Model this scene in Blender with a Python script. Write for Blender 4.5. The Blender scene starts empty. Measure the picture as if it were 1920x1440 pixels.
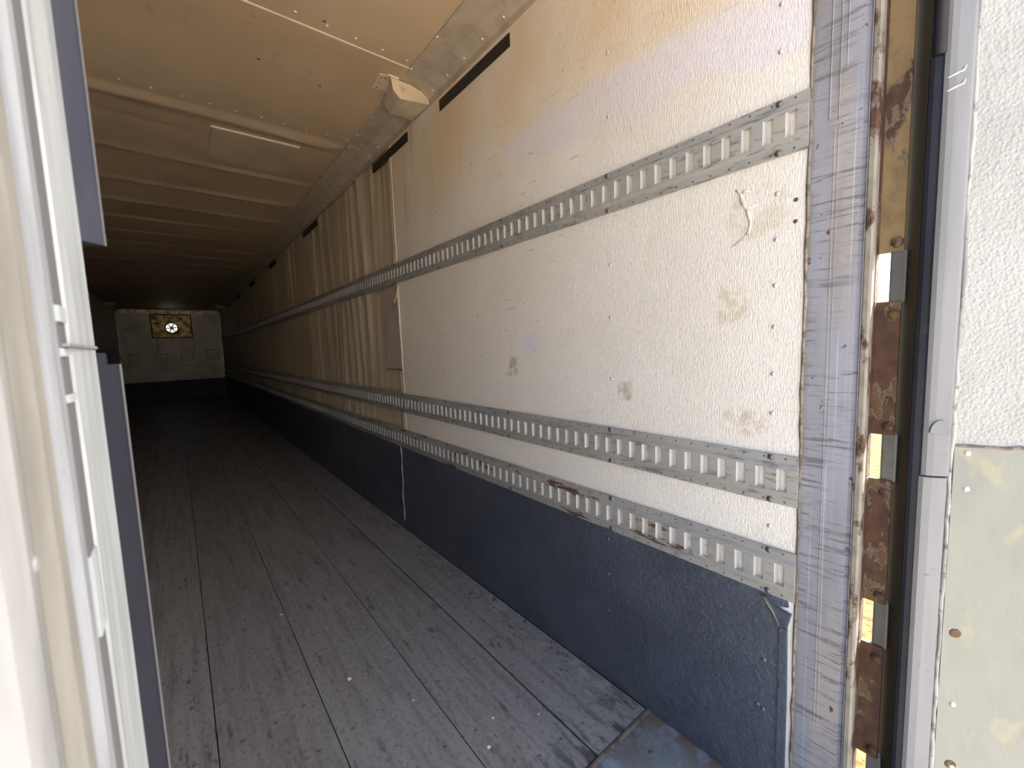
import bpy, bmesh, math, random
from mathutils import Vector, Matrix
random.seed(7)
S = bpy.context.scene
COL = S.collection

# ------------------------------------------------------------------ camera
CAM_Z = 1.3126
YAW, PITCH, ROLL = math.radians(38.5827), math.radians(5.4091), math.radians(-2.0023)
fw = Vector((math.sin(YAW)*math.cos(PITCH), math.cos(YAW)*math.cos(PITCH), -math.sin(PITCH)))
rt = Vector((math.cos(YAW), -math.sin(YAW), 0)); up = rt.cross(fw)
rt2 = rt*math.cos(ROLL) + up*math.sin(ROLL); up2 = -rt*math.sin(ROLL) + up*math.cos(ROLL)
cam = bpy.data.cameras.new('camera'); camo = bpy.data.objects.new('camera', cam); COL.objects.link(camo)
cam.sensor_width = 36; cam.sensor_fit = 'HORIZONTAL'; cam.lens = 783.50/1920*36
cam.clip_start = 0.01; cam.clip_end = 2000
m = Matrix((rt2, up2, -fw)).transposed().to_4x4(); m.translation = (0, 0, CAM_Z); camo.matrix_world = m
cam.dof.use_dof = True; cam.dof.focus_distance = 2.2; cam.dof.aperture_fstop = 20
S.camera = camo

# ------------------------------------------------------------------ sky, sun, exposure
SUN_EL, SUN_AZ = math.radians(40), math.radians(-12)      # azimuth from +X towards +Y
world = bpy.data.worlds.new('world'); S.world = world; world.use_nodes = True
wn = world.node_tree.nodes; bgn = wn['Background']
sky = wn.new('ShaderNodeTexSky'); sky.sky_type = 'NISHITA'; sky.sun_disc = False
sky.sun_elevation = SUN_EL; sky.sun_rotation = math.radians(90) - SUN_AZ
sky.air_density = 1.0; sky.dust_density = 5.0; sky.ozone_density = 1.0
world.node_tree.links.new(sky.outputs[0], bgn.inputs[0]); bgn.inputs[1].default_value = 0.43
sun = bpy.data.lights.new('sun', 'SUN'); suno = bpy.data.objects.new('sun', sun); COL.objects.link(suno)
sun.energy = 12.0; sun.angle = math.radians(0.53); sun.color = (1.0, 0.965, 0.925)
sd = Vector((math.cos(SUN_EL)*math.cos(SUN_AZ), math.cos(SUN_EL)*math.sin(SUN_AZ), math.sin(SUN_EL)))
suno.rotation_euler = sd.to_track_quat('Z', 'Y').to_euler(); suno.location = (8, -2, 8)
V = S.view_settings; V.view_transform = 'Standard'; V.look = 'None'; V.gamma = 1; V.use_curve_mapping = False
V.exposure = 1.27
S.cycles.max_bounces = 12; S.cycles.diffuse_bounces = 8; S.cycles.caustics_reflective = False; S.cycles.caustics_refractive = False

# ------------------------------------------------------------------ dimensions
D = 1.2122          # right wall plane
LW = -1.262         # left wall plane
FAR = 16.53         # front bulkhead
CEIL = 2.72
SEAM = 2.712

# ------------------------------------------------------------------ node helper
class G:
    def __init__(s, name):
        s.m = bpy.data.materials.new(name); s.m.use_nodes = True
        s.t = s.m.node_tree; s.n = s.t.nodes; s.l = s.t.links
        s.b = s.n['Principled BSDF']; s._p = None
    def pos(s):
        if s._p is None: s._p = s.n.new('ShaderNodeNewGeometry').outputs['Position']
        return s._p
    def put(s, sock, v):
        if isinstance(v, bpy.types.NodeSocket): s.l.new(v, sock)
        elif isinstance(v, (tuple, list)): sock.default_value = tuple(v) + ((1,) if len(v) == 3 and len(sock.default_value) == 4 else ())
        else: sock.default_value = v
    def mp(s, sc=(1, 1, 1), loc=(0, 0, 0), vec=None):
        n = s.n.new('ShaderNodeMapping'); s.l.new(vec or s.pos(), n.inputs[0])
        n.inputs[1].default_value = loc; n.inputs[3].default_value = sc; return n.outputs[0]
    def noise(s, sc=(1, 1, 1), loc=(0, 0, 0), detail=3, rough=.55, dist=0):
        n = s.n.new('ShaderNodeTexNoise'); s.l.new(s.mp(sc, loc), n.inputs['Vector'])
        n.inputs['Scale'].default_value = 1; n.inputs['Detail'].default_value = detail
        n.inputs['Roughness'].default_value = rough; n.inputs['Distortion'].default_value = dist
        return n.outputs[0]
    def voro(s, sc, loc=(0, 0, 0)):
        n = s.n.new('ShaderNodeTexVoronoi'); s.l.new(s.mp(sc, loc), n.inputs['Vector']); n.inputs['Scale'].default_value = 1
        return n.outputs['Distance']
    def thr(s, v, a, b, lo=0., hi=1.):
        n = s.n.new('ShaderNodeMapRange'); n.interpolation_type = 'SMOOTHSTEP'
        s.put(n.inputs[0], v); n.inputs[1].default_value = a; n.inputs[2].default_value = b
        n.inputs[3].default_value = lo; n.inputs[4].default_value = hi
        return n.outputs[0]
    def math(s, op, a, b=0.):
        n = s.n.new('ShaderNodeMath'); n.operation = op; s.put(n.inputs[0], a); s.put(n.inputs[1], b); return n.outputs[0]
    def mul(s, *a):
        r = a[0]
        for b in a[1:]: r = s.math('MULTIPLY', r, b)
        return r
    def add(s, a, b): return s.math('ADD', a, b)
    def sep(s):
        n = s.n.new('ShaderNodeSeparateXYZ'); s.l.new(s.pos(), n.inputs[0]); return n.outputs
    def band(s, v, a, b, soft=.02):
        return s.mul(s.thr(v, a-soft, a+soft), s.math('SUBTRACT', 1., s.thr(v, b-soft, b+soft)))
    def mix(s, f, a, b):
        n = s.n.new('ShaderNodeMix'); n.data_type = 'RGBA'
        s.put(n.inputs[0], f); s.put(n.inputs[6], a); s.put(n.inputs[7], b); return n.outputs[2]
    def bump(s, h, strength=.3, dist=.002, prev=None):
        n = s.n.new('ShaderNodeBump'); n.inputs['Strength'].default_value = strength; n.inputs['Distance'].default_value = dist
        s.put(n.inputs['Height'], h)
        if prev is not None: s.l.new(prev, n.inputs['Normal'])
        return n.outputs[0]
    def rnd(s): return s.n.new('ShaderNodeObjectInfo').outputs['Random']
    def out(s, col, rough=.6, metal=0., nrm=None, spec=.5):
        s.put(s.b.inputs['Base Color'], col); s.put(s.b.inputs['Roughness'], rough); s.put(s.b.inputs['Metallic'], metal)
        s.b.inputs['Specular IOR Level'].default_value = spec
        if nrm is not None: s.l.new(nrm, s.b.inputs['Normal'])
        return s.m

# ------------------------------------------------------------------ materials
def mat_wall(near):
    g = G('frp_wall_near' if near else 'frp_wall_old'); x, y, z = g.sep()
    big = g.noise((.9, .9, .9), detail=3); blot = g.noise((2.3, 2.3, 1.6), (3, 1, 0), detail=5)
    if near:
        c = g.mix(g.thr(blot, .35, .7), (.84, .82, .785), (.80, .77, .72))
        deep = g.thr(y, 1.2, 2.9); c = g.mix(g.mul(deep, .4), c, (.77, .71, .62))
        topm = g.mul(g.thr(z, 1.9, 2.45), g.thr(blot, .22, .6)); c = g.mix(g.mul(topm, .8), c, (.76, .60, .41))  # tan tint towards the top paints in the warm ground bounce
        # pale lavender band with a sharp left end
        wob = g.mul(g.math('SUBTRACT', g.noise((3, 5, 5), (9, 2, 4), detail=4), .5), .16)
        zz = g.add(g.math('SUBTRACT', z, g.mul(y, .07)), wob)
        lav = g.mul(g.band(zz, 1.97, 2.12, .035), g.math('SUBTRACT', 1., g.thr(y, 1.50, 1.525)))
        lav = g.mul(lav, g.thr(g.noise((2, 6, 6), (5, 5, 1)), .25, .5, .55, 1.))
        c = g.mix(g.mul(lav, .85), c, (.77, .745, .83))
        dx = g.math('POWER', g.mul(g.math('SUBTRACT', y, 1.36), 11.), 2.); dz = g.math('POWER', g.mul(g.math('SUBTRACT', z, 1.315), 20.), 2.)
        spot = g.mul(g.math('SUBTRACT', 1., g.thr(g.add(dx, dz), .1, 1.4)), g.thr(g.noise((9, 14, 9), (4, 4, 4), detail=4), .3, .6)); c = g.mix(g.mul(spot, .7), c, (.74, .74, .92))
        # yellowish stain ring and brown drips
        for (sy, sz, ky, kz, col, a) in ((.535, 1.40, 17, 15, (.55, .45, .26), .5), (.50, 1.075, 14, 24, (.42, .30, .18), .5), (.47, 1.63, 12, 12, (.56, .47, .34), .45)):
            e = g.add(g.math('POWER', g.mul(g.math('SUBTRACT', y, sy), float(ky)), 2.), g.math('POWER', g.mul(g.math('SUBTRACT', z, sz), float(kz)), 2.))
            mk = g.mul(g.math('SUBTRACT', 1., g.thr(e, .2, 1.3)), g.thr(g.noise((30, 30, 30), (sy*9, 2, 2), detail=5), .42, .62)); c = g.mix(g.mul(mk, a), c, col)
        # peeled-tape rectangles
        for (y0, y1, z0, z1) in ((1.475, 1.535, 1.165, 1.255), (.862, .918, 1.105, 1.17)):
            mk = g.mul(g.band(y, y0, y1, .006), g.band(z, z0, z1, .006), g.thr(g.noise((25, 25, 35), (y0, 3, 1), detail=4), .35, .6))
            c = g.mix(g.mul(mk, .75), c, (.43, .38, .29))
        # thin scuffs along the load direction
        sc = g.thr(g.noise((5, 7, 90), (1, 2, 3), detail=4, rough=.62), .63, .71)
        c = g.mix(g.mul(sc, g.thr(g.noise((2, 2, 2), (7, 7, 7)), .45, .62), .6), c, (.24, .23, .21))
        fl = g.thr(g.noise((40, 40, 26), (4, 4, 4), detail=3), .70, .78); c = g.mix(g.mul(fl, .45), c, (.33, .30, .25))
        st = g.mul(g.thr(g.noise((4, 16, 1.2), (2, 8, 1), detail=4), .55, .75), g.thr(y, 1.3, 2.6), g.thr(z, 1.6, 2.3)); c = g.mix(g.mul(st, .4), c, (.40, .29, .17))
        rough = .5
    else:
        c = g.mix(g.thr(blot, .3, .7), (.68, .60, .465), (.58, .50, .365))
        st = g.thr(g.noise((4, 11, .7), (2, 8, 1), detail=5, rough=.6), .50, .72); c = g.mix(g.mul(st, .55), c, (.38, .30, .19))
        rs = g.mul(g.band(y, 2.78, 3.02, .05), g.thr(z, 1.7, 2.5), g.thr(g.noise((6, 30, 1), (1, 1, 1), detail=3), .45, .65)); c = g.mix(g.mul(rs, .6), c, (.24, .13, .05))
        fl = g.thr(g.noise((24, 24, 14), (4, 4, 4), detail=4), .68, .76); c = g.mix(g.mul(fl, .4), c, (.20, .16, .11))
        rough = .55
    gr = g.noise((190, 310, 95), detail=2, rough=.55)
    c = g.mix(g.mul(g.thr(gr, .45, .75), .22), c, (.42, .37, .30))
    return g.out(c, rough, 0, g.bump(gr, .62 if near else .5, .004))

def mat_ceiling():
    g = G('frp_ceiling'); x, y, z = g.sep()
    bl = g.noise((1.3, 2, 1), detail=5); c = g.mix(g.thr(bl, .3, .7), (.595, .46, .32), (.51, .385, .26))
    st = g.thr(g.noise((12, 2.2, 1), (3, 1, 0), detail=5, rough=.65), .60, .76); c = g.mix(g.mul(st, g.thr(y, 2.9, 2.0), .55), c, (.24, .185, .115))
    fl = g.thr(g.noise((28, 20, 1), (3, 8, 0), detail=4), .70, .77); c = g.mix(g.mul(fl, .6), c, (.15, .11, .07))
    gr = g.noise((90, 300, 90), detail=2)
    return g.out(c, .6, 0, g.bump(gr, .35, .003))

def mat_plain(name, col, rough=.6, metal=0., var=.0, bsc=0., bstr=.2, dark=None, dsc=8., dthr=(.55, .7), damt=.6, spec=.5, stretch=(1, 1, 1), bdist=.002):
    g = G(name); c = col
    if var: c = g.mix(g.thr(g.noise(tuple(3*k for k in stretch), detail=4), .3, .7), tuple(v*(1-var) for v in col), tuple(min(1, v*(1+var)) for v in col))
    if dark: c = g.mix(g.mul(g.thr(g.noise(tuple(dsc*k for k in stretch), (1, 4, 2), detail=5, rough=.65), *dthr), damt), c, dark)
    nr = g.bump(g.noise((bsc, bsc, bsc), detail=3), bstr, bdist) if bsc else None
    return g.out(c, rough, metal, nr, spec)

def mat_kick():
    g = G('kick_liner_navy'); x, y, z = g.sep()
    c = g.mix(g.thr(g.noise((4, 4, 4), detail=4), .3, .7), (.082, .096, .130), (.060, .071, .098))
    sc = g.thr(g.noise((6, 6, 60), (1, 2, 8), detail=4, dist=.6), .64, .74); c = g.mix(g.mul(sc, g.thr(g.noise((3, 3, 3), (4, 1, 0)), .42, .65), .30), c, (.26, .28, .33))
    du = g.mul(g.thr(z, .16, .0), g.thr(g.noise((9, 9, 14), (2, 2, 2), detail=5), .35, .7)); c = g.mix(g.mul(du, .35), c, (.17, .16, .15))
    b = g.bump(g.noise((12, 48, 60), detail=5, rough=.65, dist=.8), .8, .010)
    return g.out(c, .42, 0, g.bump(g.noise((160, 160, 160), detail=2), .2, .001, b))

def mat_rail(name, rust):
    g = G(name); x, y, z = g.sep()
    c = g.mix(g.thr(g.noise((3, 3, 9), detail=3), .3, .7), (.36, .36, .345), (.30, .30, .29))
    sc = g.thr(g.noise((14, 11, 70), (2, 1, 0), detail=5, rough=.68), .52, .61)
    c = g.mix(g.mul(sc, g.thr(g.noise((3, 3.5, 3), (8, 1, 2)), .34, .54), .8 if not rust else .45), c, (.135, .155, .165))
    bl = g.thr(g.noise((12, 9, 22), (5, 6, 1), detail=3), .70, .75); c = g.mix(g.mul(bl, .6), c, (.07, .17, .24))
    ru = g.thr(g.noise((9, 6, 30), (3, 3, 9), detail=6, rough=.68), .575 if rust else .735, .62 if rust else .77)
    c = g.mix(g.mul(ru, .9), c, (.105, .042, .018))
    return g.out(c, .5, 0, g.bump(g.noise((60, 60, 60), detail=3), .12, .001))

def mat_floor():
    g = G('laminated_hardwood'); x, y, z = g.sep(); r = g.rnd()
    c = g.mix(r, (.235, .225, .218), (.29, .28, .272))
    gn = g.noise((34, 1.6, 1), detail=6, rough=.62); c = g.mix(g.thr(gn, .42, .72), c, (.175, .163, .156))
    # laminate strips within each board
    br = g.n.new('ShaderNodeTexWave'); br.inputs['Scale'].default_value = 1.; br.inputs['Distortion'].default_value = .0
    g.l.new(g.mp((7.7, 0, 0)), br.inputs['Vector']); lam = g.thr(br.outputs[1], .03, .0); c = g.mix(g.mul(lam, g.thr(g.noise((3, .8, 1), (5, 5, 0)), .4, .65), .22), c, (.06, .055, .05))
    wr = g.thr(g.noise((10, 3.4, 1), (2, 5, 0), detail=6, rough=.68), .48, .66); c = g.mix(g.mul(wr, .40), c, (.30, .295, .29))
    dk = g.thr(g.noise((20, 4.5, 1), (7, 5, 0), detail=6, rough=.68), .58, .68); c = g.mix(g.mul(dk, .75), c, (.05, .045, .042))
    br2 = g.thr(g.noise((14, 1.3, 1), (1, 9, 0), detail=4), .64, .74); c = g.mix(g.mul(br2, .45), c, (.20, .145, .11))
    du = g.mul(g.thr(x, .98, 1.2), g.thr(g.noise((22, 12, 1), (1, 1, 1), detail=6, rough=.7), .47, .62)); c = g.mix(g.mul(du, .8), c, (.36, .345, .32))
    dt = g.mul(g.thr(x, 1.06, 1.19), g.thr(g.noise((16, 14, 1), (6, 1, 1), detail=6, rough=.7), .56, .64)); c = g.mix(g.mul(dt, .9), c, (.065, .038, .024))
    en = g.mul(g.thr(y, 1.03, .80), g.thr(g.noise((30, 7, 1), (3, 3, 3), detail=5), .50, .60)); c = g.mix(g.mul(en, .8), c, (.022, .018, .015))
    sp = g.noise((75, 45, 1), (8, 3, 0), detail=3, rough=.6); c = g.mix(g.mul(g.thr(sp, .52, .70), .3), c, (.34, .335, .33)); c = g.mix(g.mul(g.thr(sp, .46, .34), .5), c, (.09, .083, .078))
    ls = g.thr(g.noise((120, 2.2, 1), (2, 2, 0), detail=3), .68, .74); c = g.mix(g.mul(ls, .5), c, (.42, .41, .40))
    b = g.bump(gn, .25, .003)
    return g.out(c, g.thr(wr, 0, 1, .50, .40), 0, g.bump(g.noise((60, 18, 1), (1, 2, 0), detail=4), .25, .003, b))

def mat_post():
    g = G('scuffed_lilac_steel'); x, y, z = g.sep()
    c = g.mix(g.thr(g.noise((6, 9, 1.5), detail=4), .35, .65), (.315, .325, .385), (.25, .255, .285))
    br = g.mul(g.band(y, .262, .315, .012), g.thr(g.noise((6, 10, 2), (4, 4, 1), detail=4), .42, .60)); c = g.mix(g.mul(br, .45), c, (.40, .345, .27))
    h1 = g.thr(g.noise((20, 7, 95), (1, 2, 3), detail=6, rough=.7, dist=.5), .52, .60)
    hm = g.thr(g.noise((3, 9, 4.5), (5, 2, 8), detail=3), .36, .55); c = g.mix(g.mul(h1, hm, .88), c, (.13, .125, .135))
    v1 = g.thr(g.noise((20, 260, .9), (1, 2, 3), detail=3), .64, .72); c = g.mix(g.mul(v1, g.band(y, .27, .325, .01), .6), c, (.27, .27, .34))
    v2 = g.thr(g.noise((20, 230, .7), (8, 2, 3), detail=2), .66, .72); c = g.mix(g.mul(v2, g.band(y, .265, .33, .01), .8), c, (.66, .68, .76))
    h2 = g.thr(g.noise((20, 16, 210), (6, 1, 7), detail=4, rough=.7, dist=.3), .53, .62); c = g.mix(g.mul(h2, g.thr(g.noise((5, 7, 6), (1, 8, 8), detail=3), .42, .6), .6), c, (.16, .155, .165))
    gm_ = g.thr(g.noise((8, 14, 3), (2, 7, 3), detail=5), .5, .7); c = g.mix(g.mul(gm_, .45), c, (.20, .20, .21))
    ru = g.thr(g.noise((26, 26, 17), (3, 1, 9), detail=5), .685, .71); c = g.mix(ru, c, (.12, .042, .022))
    ed = g.mul(g.thr(y, .343, .356), g.thr(g.noise((40, 40, 22), (2, 2, 2), detail=5), .35, .55)); c = g.mix(g.mul(ed, .8), c, (.20, .175, .15))
    return g.out(c, .48, 0, g.bump(h1, .15, .001))

def mat_rust(name, paint, amt):
    g = G(name); n1 = g.noise((16, 16, 9), (2, 1, 3), detail=6, rough=.62)
    c = g.mix(g.thr(g.noise((40, 40, 30), detail=5), .3, .7), (.045, .020, .011), (.085, .038, .018))
    edge = g.thr(n1, amt, amt+.03); c2 = g.mix(g.thr(g.noise((30, 30, 20), (7, 7, 7), detail=4), .4, .7), paint, tuple(v*.72 for v in paint))
    c = g.mix(edge, c, c2)
    hl = g.mul(g.thr(n1, amt-.028, amt-.01), g.thr(n1, amt+.012, amt)); c = g.mix(g.mul(hl, .5), c, (.22, .19, .15))
    return g.out(c, .75, 0, g.bump(g.noise((50, 50, 50), detail=5), .5, .004))

def mat_ground():
    g = G('dry_grass_ground'); x, y, z = g.sep()
    c = g.mix(g.thr(g.noise((.6, .6, .6), detail=6), .3, .7), (.52, .455, .355), (.43, .38, .295))
    c = g.mix(g.mul(g.thr(g.noise((9, 9, 9), detail=5), .5, .65), .6), c, (.26, .20, .12))
    gr = g.mix(g.thr(g.noise((12, 12, 12), (3, 1, 1), detail=6), .35, .65), (.17, .115, .045), (.085, .055, .022))
    wob = g.mul(g.noise((1.5, 1.5, 1.5), detail=3), .8)
    c = g.mix(g.mul(g.thr(g.add(x, wob), 1.9, 2.1), g.thr(g.add(y, wob), -.1, .3)), c, gr)
    return g.out(c, .95, 0, g.bump(g.noise((14, 14, 14), detail=5), .8, .06), .1)

def mat_threshold():
    g = G('galvanised_threshold'); x, y, z = g.sep()
    c = g.mix(g.thr(g.noise((7, 9, 1), detail=5), .35, .65), (.245, .30, .345), (.17, .18, .185))
    du = g.thr(g.noise((60, 60, 1), (2, 2, 0), detail=4), .56, .68); c = g.mix(g.mul(du, g.thr(x, .95, 1.2, .3, 1.)), c, (.32, .30, .265))
    ru = g.mul(g.thr(x, 1.10, 1.20), g.thr(g.noise((14, 14, 1), (4, 2, 0), detail=5), .40, .56)); c = g.mix(g.mul(ru, .85), c, (.17, .11, .07))
    ye = g.mul(g.thr(y, .70, .79), g.thr(g.noise((18, 14, 1), (9, 2, 0), detail=5), .36, .56)); c = g.mix(g.mul(ye, .8), c, (.115, .095, .078))
    return g.out(c, .55, .15, g.bump(g.noise((40, 40, 40), detail=4), .2, .002))

def mat_hatch():
    g = G('tarnished_hatch_metal')
    c = g.mix(g.thr(g.noise((7, 7, 9), detail=5), .38, .6), (.78, .60, .30), (.30, .20, .09))
    c = g.mix(g.thr(g.noise((11, 11, 14), (3, 3, 3), detail=5), .58, .64), c, (.05, .035, .02))
    return g.out(c, .42, .75, g.bump(g.noise((20, 20, 20), detail=3), .3, .01))

def mat_doorpanel(low):
    g = G('door_sheet_low' if low else 'door_panel_stipple'); x, y, z = g.sep()
    if low:
        c = g.mix(g.thr(g.noise((8, 8, 3), detail=4), .35, .65), (.225, .235, .212), (.19, .20, .185))
        ye = g.thr(g.noise((10, 10, 6), (2, 9, 1), detail=3), .60, .68); c = g.mix(g.mul(ye, .6), c, (.29, .29, .19))
        h = g.noise((150, 150, 110), detail=2)
        return g.out(c, .33, 0, g.bump(h, .25, .002))
    c = g.mix(g.thr(g.noise((6, 6, 6), detail=4), .35, .65), (.38, .385, .368), (.33, .335, .318))
    dk = g.thr(g.noise((9, 9, 11), (4, 2, 2), detail=5), .60, .75); c = g.mix(g.mul(dk, .35), c, (.40, .42, .40))
    h = g.voro((150, 150, 135)); h2 = g.noise((170, 170, 150), detail=2)
    return g.out(c, .55, 0, g.bump(g.add(h, h2), .7, .0035), .25)

def mat_alu(name, col, rough=.45, dirt=.5, metal=.0, k=1):
    g = G(name)
    c = g.mix(g.thr(g.noise((14*k, 14*k, 1.6*k), detail=5), .35, .68), col, tuple(v*(.80 if k == 1 else .70) for v in col))
    sc = g.thr(g.noise((30*k, 30*k, 45*k), (4, 2, 6), detail=5, rough=.65), .62, .70); c = g.mix(g.mul(sc, g.thr(g.noise((5*k, 5*k, 6*k), (9, 9, 9)), .45, .6), dirt), c, tuple(v*.35 for v in col))
    return g.out(c, rough, metal, g.bump(g.noise((50, 50, 9), detail=3), .1, .001), .2)

M = {}
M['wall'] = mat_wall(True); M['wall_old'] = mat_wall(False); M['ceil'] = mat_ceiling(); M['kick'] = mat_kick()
M['rail'] = mat_rail('grey_rail_paint', False); M['rail_rust'] = mat_rail('grey_rail_paint_rusty', True)
M['lip'] = mat_plain('slot_lip_paint', (.52, .51, .49), .5, 0, .15)
M['floor'] = mat_floor(); M['post'] = mat_post(); M['ground'] = mat_ground(); M['thr'] = mat_threshold(); M['hatch'] = mat_hatch()
M['rust_tan'] = mat_rust('tan_painted_rusty_steel', (.215, .145, .068), .43)
M['rust'] = mat_rust('heavily_rusted_steel', (.12, .066, .022), .575)
M['rust_lip'] = mat_rust('flaking_lip_paint', (.26, .235, .195), .44)
M['dpan'] = mat_doorpanel(False); M['dlow'] = mat_doorpanel(True)
M['alu'] = mat_alu('door_trim_aluminium', (.235, .235, .245)); M['alu_blue'] = mat_alu('door_edge_aluminium', (.345, .38, .405), .4, .6, k=9)
M['alu_ivory'] = mat_alu('door_edge_ivory', (.20, .20, .187), .5, .2, k=9); M['skin'] = mat_alu('door_skin_white', (.235, .245, .25), .4, .15, k=9)
M['olive'] = mat_plain('olive_stile_metal', (.055, .050, .036), .9, 0, .3, dark=(.02, .018, .014), spec=.03, stretch=(1, 1, .15))
M['steel'] = mat_plain('dull_hinge_steel', (.12, .12, .115), .5, .4, .2, dark=(.08, .07, .06))
M['rubber'] = mat_plain('black_rubber_seal', (.012, .013, .019), .55, 0, .3, dark=(.03, .03, .036), dsc=20, dthr=(.6, .75), damt=.5, spec=.12)
M['rubber_pale'] = mat_plain('pale_rubber_lip', (.085, .085, .09), .7, spec=.1)
M['black'] = mat_plain('black_stripe_paint', (.018, .015, .014), .6, 0, .2, dark=(.20, .16, .12), dsc=60, dthr=(.66, .74), damt=.6)
M['rivet'] = mat_plain('rivet_aluminium', (.62, .60, .56), .35, .5)
M['rivet_white'] = mat_plain('painted_rivet', (.74, .68, .58), .45)
M['bolt'] = mat_plain('dark_bolt', (.16, .15, .14), .4, .6)
M['hole'] = mat_plain('punched_hole_dark', (.10, .09, .08), .9)
M['screw'] = mat_plain('floor_screw', (.19, .18, .175), .45, .5)
M['seal'] = mat_plain('dirty_sealant', (.23, .195, .16), .8, 0, .4, 90, .5, (.09, .07, .055), 40, (.45, .6), .8)
M['caulk'] = mat_plain('cream_sealant_lit_edge', (.74, .66, .52), .7, 0, .15)
M['cove'] = mat_alu('cove_trim_metal', (.50, .43, .35), .5, .15)
M['box'] = mat_plain('bracket_sheet_metal', (.66, .56, .42), .5, 0, .15, dark=(.34, .21, .10), dsc=14, dthr=(.5, .7), damt=.6)
M['patch'] = mat_plain('repair_patch_sheet', (.47, .40, .36), .45, 0, .1)
M['cpatch'] = mat_plain('ceiling_patch_sheet', (.56, .445, .315), .55, 0, .1)
M['bulk'] = mat_plain('bulkhead_sheet', (.72, .68, .60), .42, .2, .12, 2.2, .5, (.30, .27, .22), 2.5, (.5, .7), .5, bdist=.06)
M['bulk_trim'] = mat_plain('bulkhead_corner_metal', (.62, .58, .50), .35, .6, .2, dark=(.2, .16, .1), dsc=9, dthr=(.45, .6), damt=.9)
M['dark_frame'] = mat_plain('dark_gasket_frame', (.05, .035, .022), .7)
M['outer'] = mat_plain('trailer_outer_skin', (.72, .72, .70), .4)
M['sub'] = mat_plain('subfloor', (.02, .018, .017), .9)
M['chip'] = mat_plain('white_chip', (.72, .72, .69), .7)
M['leaf'] = mat_plain('dry_leaf', (.30, .26, .22), .8, 0, .3)
M['string'] = mat_plain('frayed_string', (.70, .62, .48), .9)
M['label'] = mat_plain('foil_scrap', (.85, .87, .9), .25, .3)

# ------------------------------------------------------------------ mesh helper
class MB:
    def __init__(s): s.v = []; s.f = []; s.smooth = False
    def quad(s, a, b, c, d): n = len(s.v); s.v += [a, b, c, d]; s.f.append((n, n+1, n+2, n+3)); return s
    def box(s, x0, x1, y0, y1, z0, z1, tr=None):
        P = [(x, y, z) for z in (z0, z1) for y in (y0, y1) for x in (x0, x1)]
        if tr: P = [tr(*q) for q in P]
        n = len(s.v); s.v += P
        s.f += [tuple(n+i for i in q) for q in ((0, 2, 3, 1), (4, 5, 7, 6), (0, 1, 5, 4), (2, 6, 7, 3), (0, 4, 6, 2), (1, 3, 7, 5))]; return s
    def prism(s, prof, lo, hi, place):
        """closed profile [(a,b)] swept from lo to hi; place(a,b,t) -> point"""
        k = len(prof); n = len(s.v)
        s.v += [place(a, b, lo) for a, b in prof] + [place(a, b, hi) for a, b in prof]
        for i in range(k): j = (i+1) % k; s.f.append((n+i, n+j, n+k+j, n+k+i))
        s.f.append(tuple(range(n+k-1, n-1, -1))); s.f.append(tuple(range(n+k, n+2*k))); return s
    def dome(s, c, r, h, axis, seg=8):
        """rivet head: flat ring, raised ring, tip; axis = outward unit vector"""
        A = Vector(axis).normalized(); U = A.orthogonal().normalized(); W = A.cross(U); c = Vector(c); n = len(s.v)
        for rr, hh in ((r, 0), (r*.78, h*.72)):
            for i in range(seg):
                t = 2*math.pi*i/seg; s.v.append(tuple(c + U*(rr*math.cos(t)) + W*(rr*math.sin(t)) + A*hh))
        s.v.append(tuple(c + A*h))
        for i in range(seg):
            j = (i+1) % seg; s.f.append((n+i, n+j, n+seg+j, n+seg+i)); s.f.append((n+seg+i, n+seg+j, n+2*seg))
        return s
    def tube(s, pts, r, seg=6):
        pts = [Vector(p) for p in pts]; n = len(s.v)
        for i, p in enumerate(pts):
            d = (pts[min(i+1, len(pts)-1)] - pts[max(i-1, 0)]).normalized(); u = d.orthogonal().normalized(); w = d.cross(u)
            rr = r[i] if isinstance(r, (list, tuple)) else r
            for k in range(seg): t = 2*math.pi*k/seg; s.v.append(tuple(p + u*(rr*math.cos(t)) + w*(rr*math.sin(t))))
        for i in range(len(pts)-1):
            for k in range(seg): a = n+i*seg+k; b = n+i*seg+(k+1) % seg; s.f.append((a, b, b+seg, a+seg))
        s.f.append(tuple(range(n+seg-1, n-1, -1))); s.f.append(tuple(range(n+(len(pts)-1)*seg, n+len(pts)*seg))); return s
    def grid(s, fn, us, vs):
        n = len(s.v); m_ = len(vs)
        for u in us:
            for v in vs: s.v.append(fn(u, v))
        for i in range(len(us)-1):
            for j in range(m_-1): a = n+i*m_+j; s.f.append((a, a+m_, a+m_+1, a+1))
        return s

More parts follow.
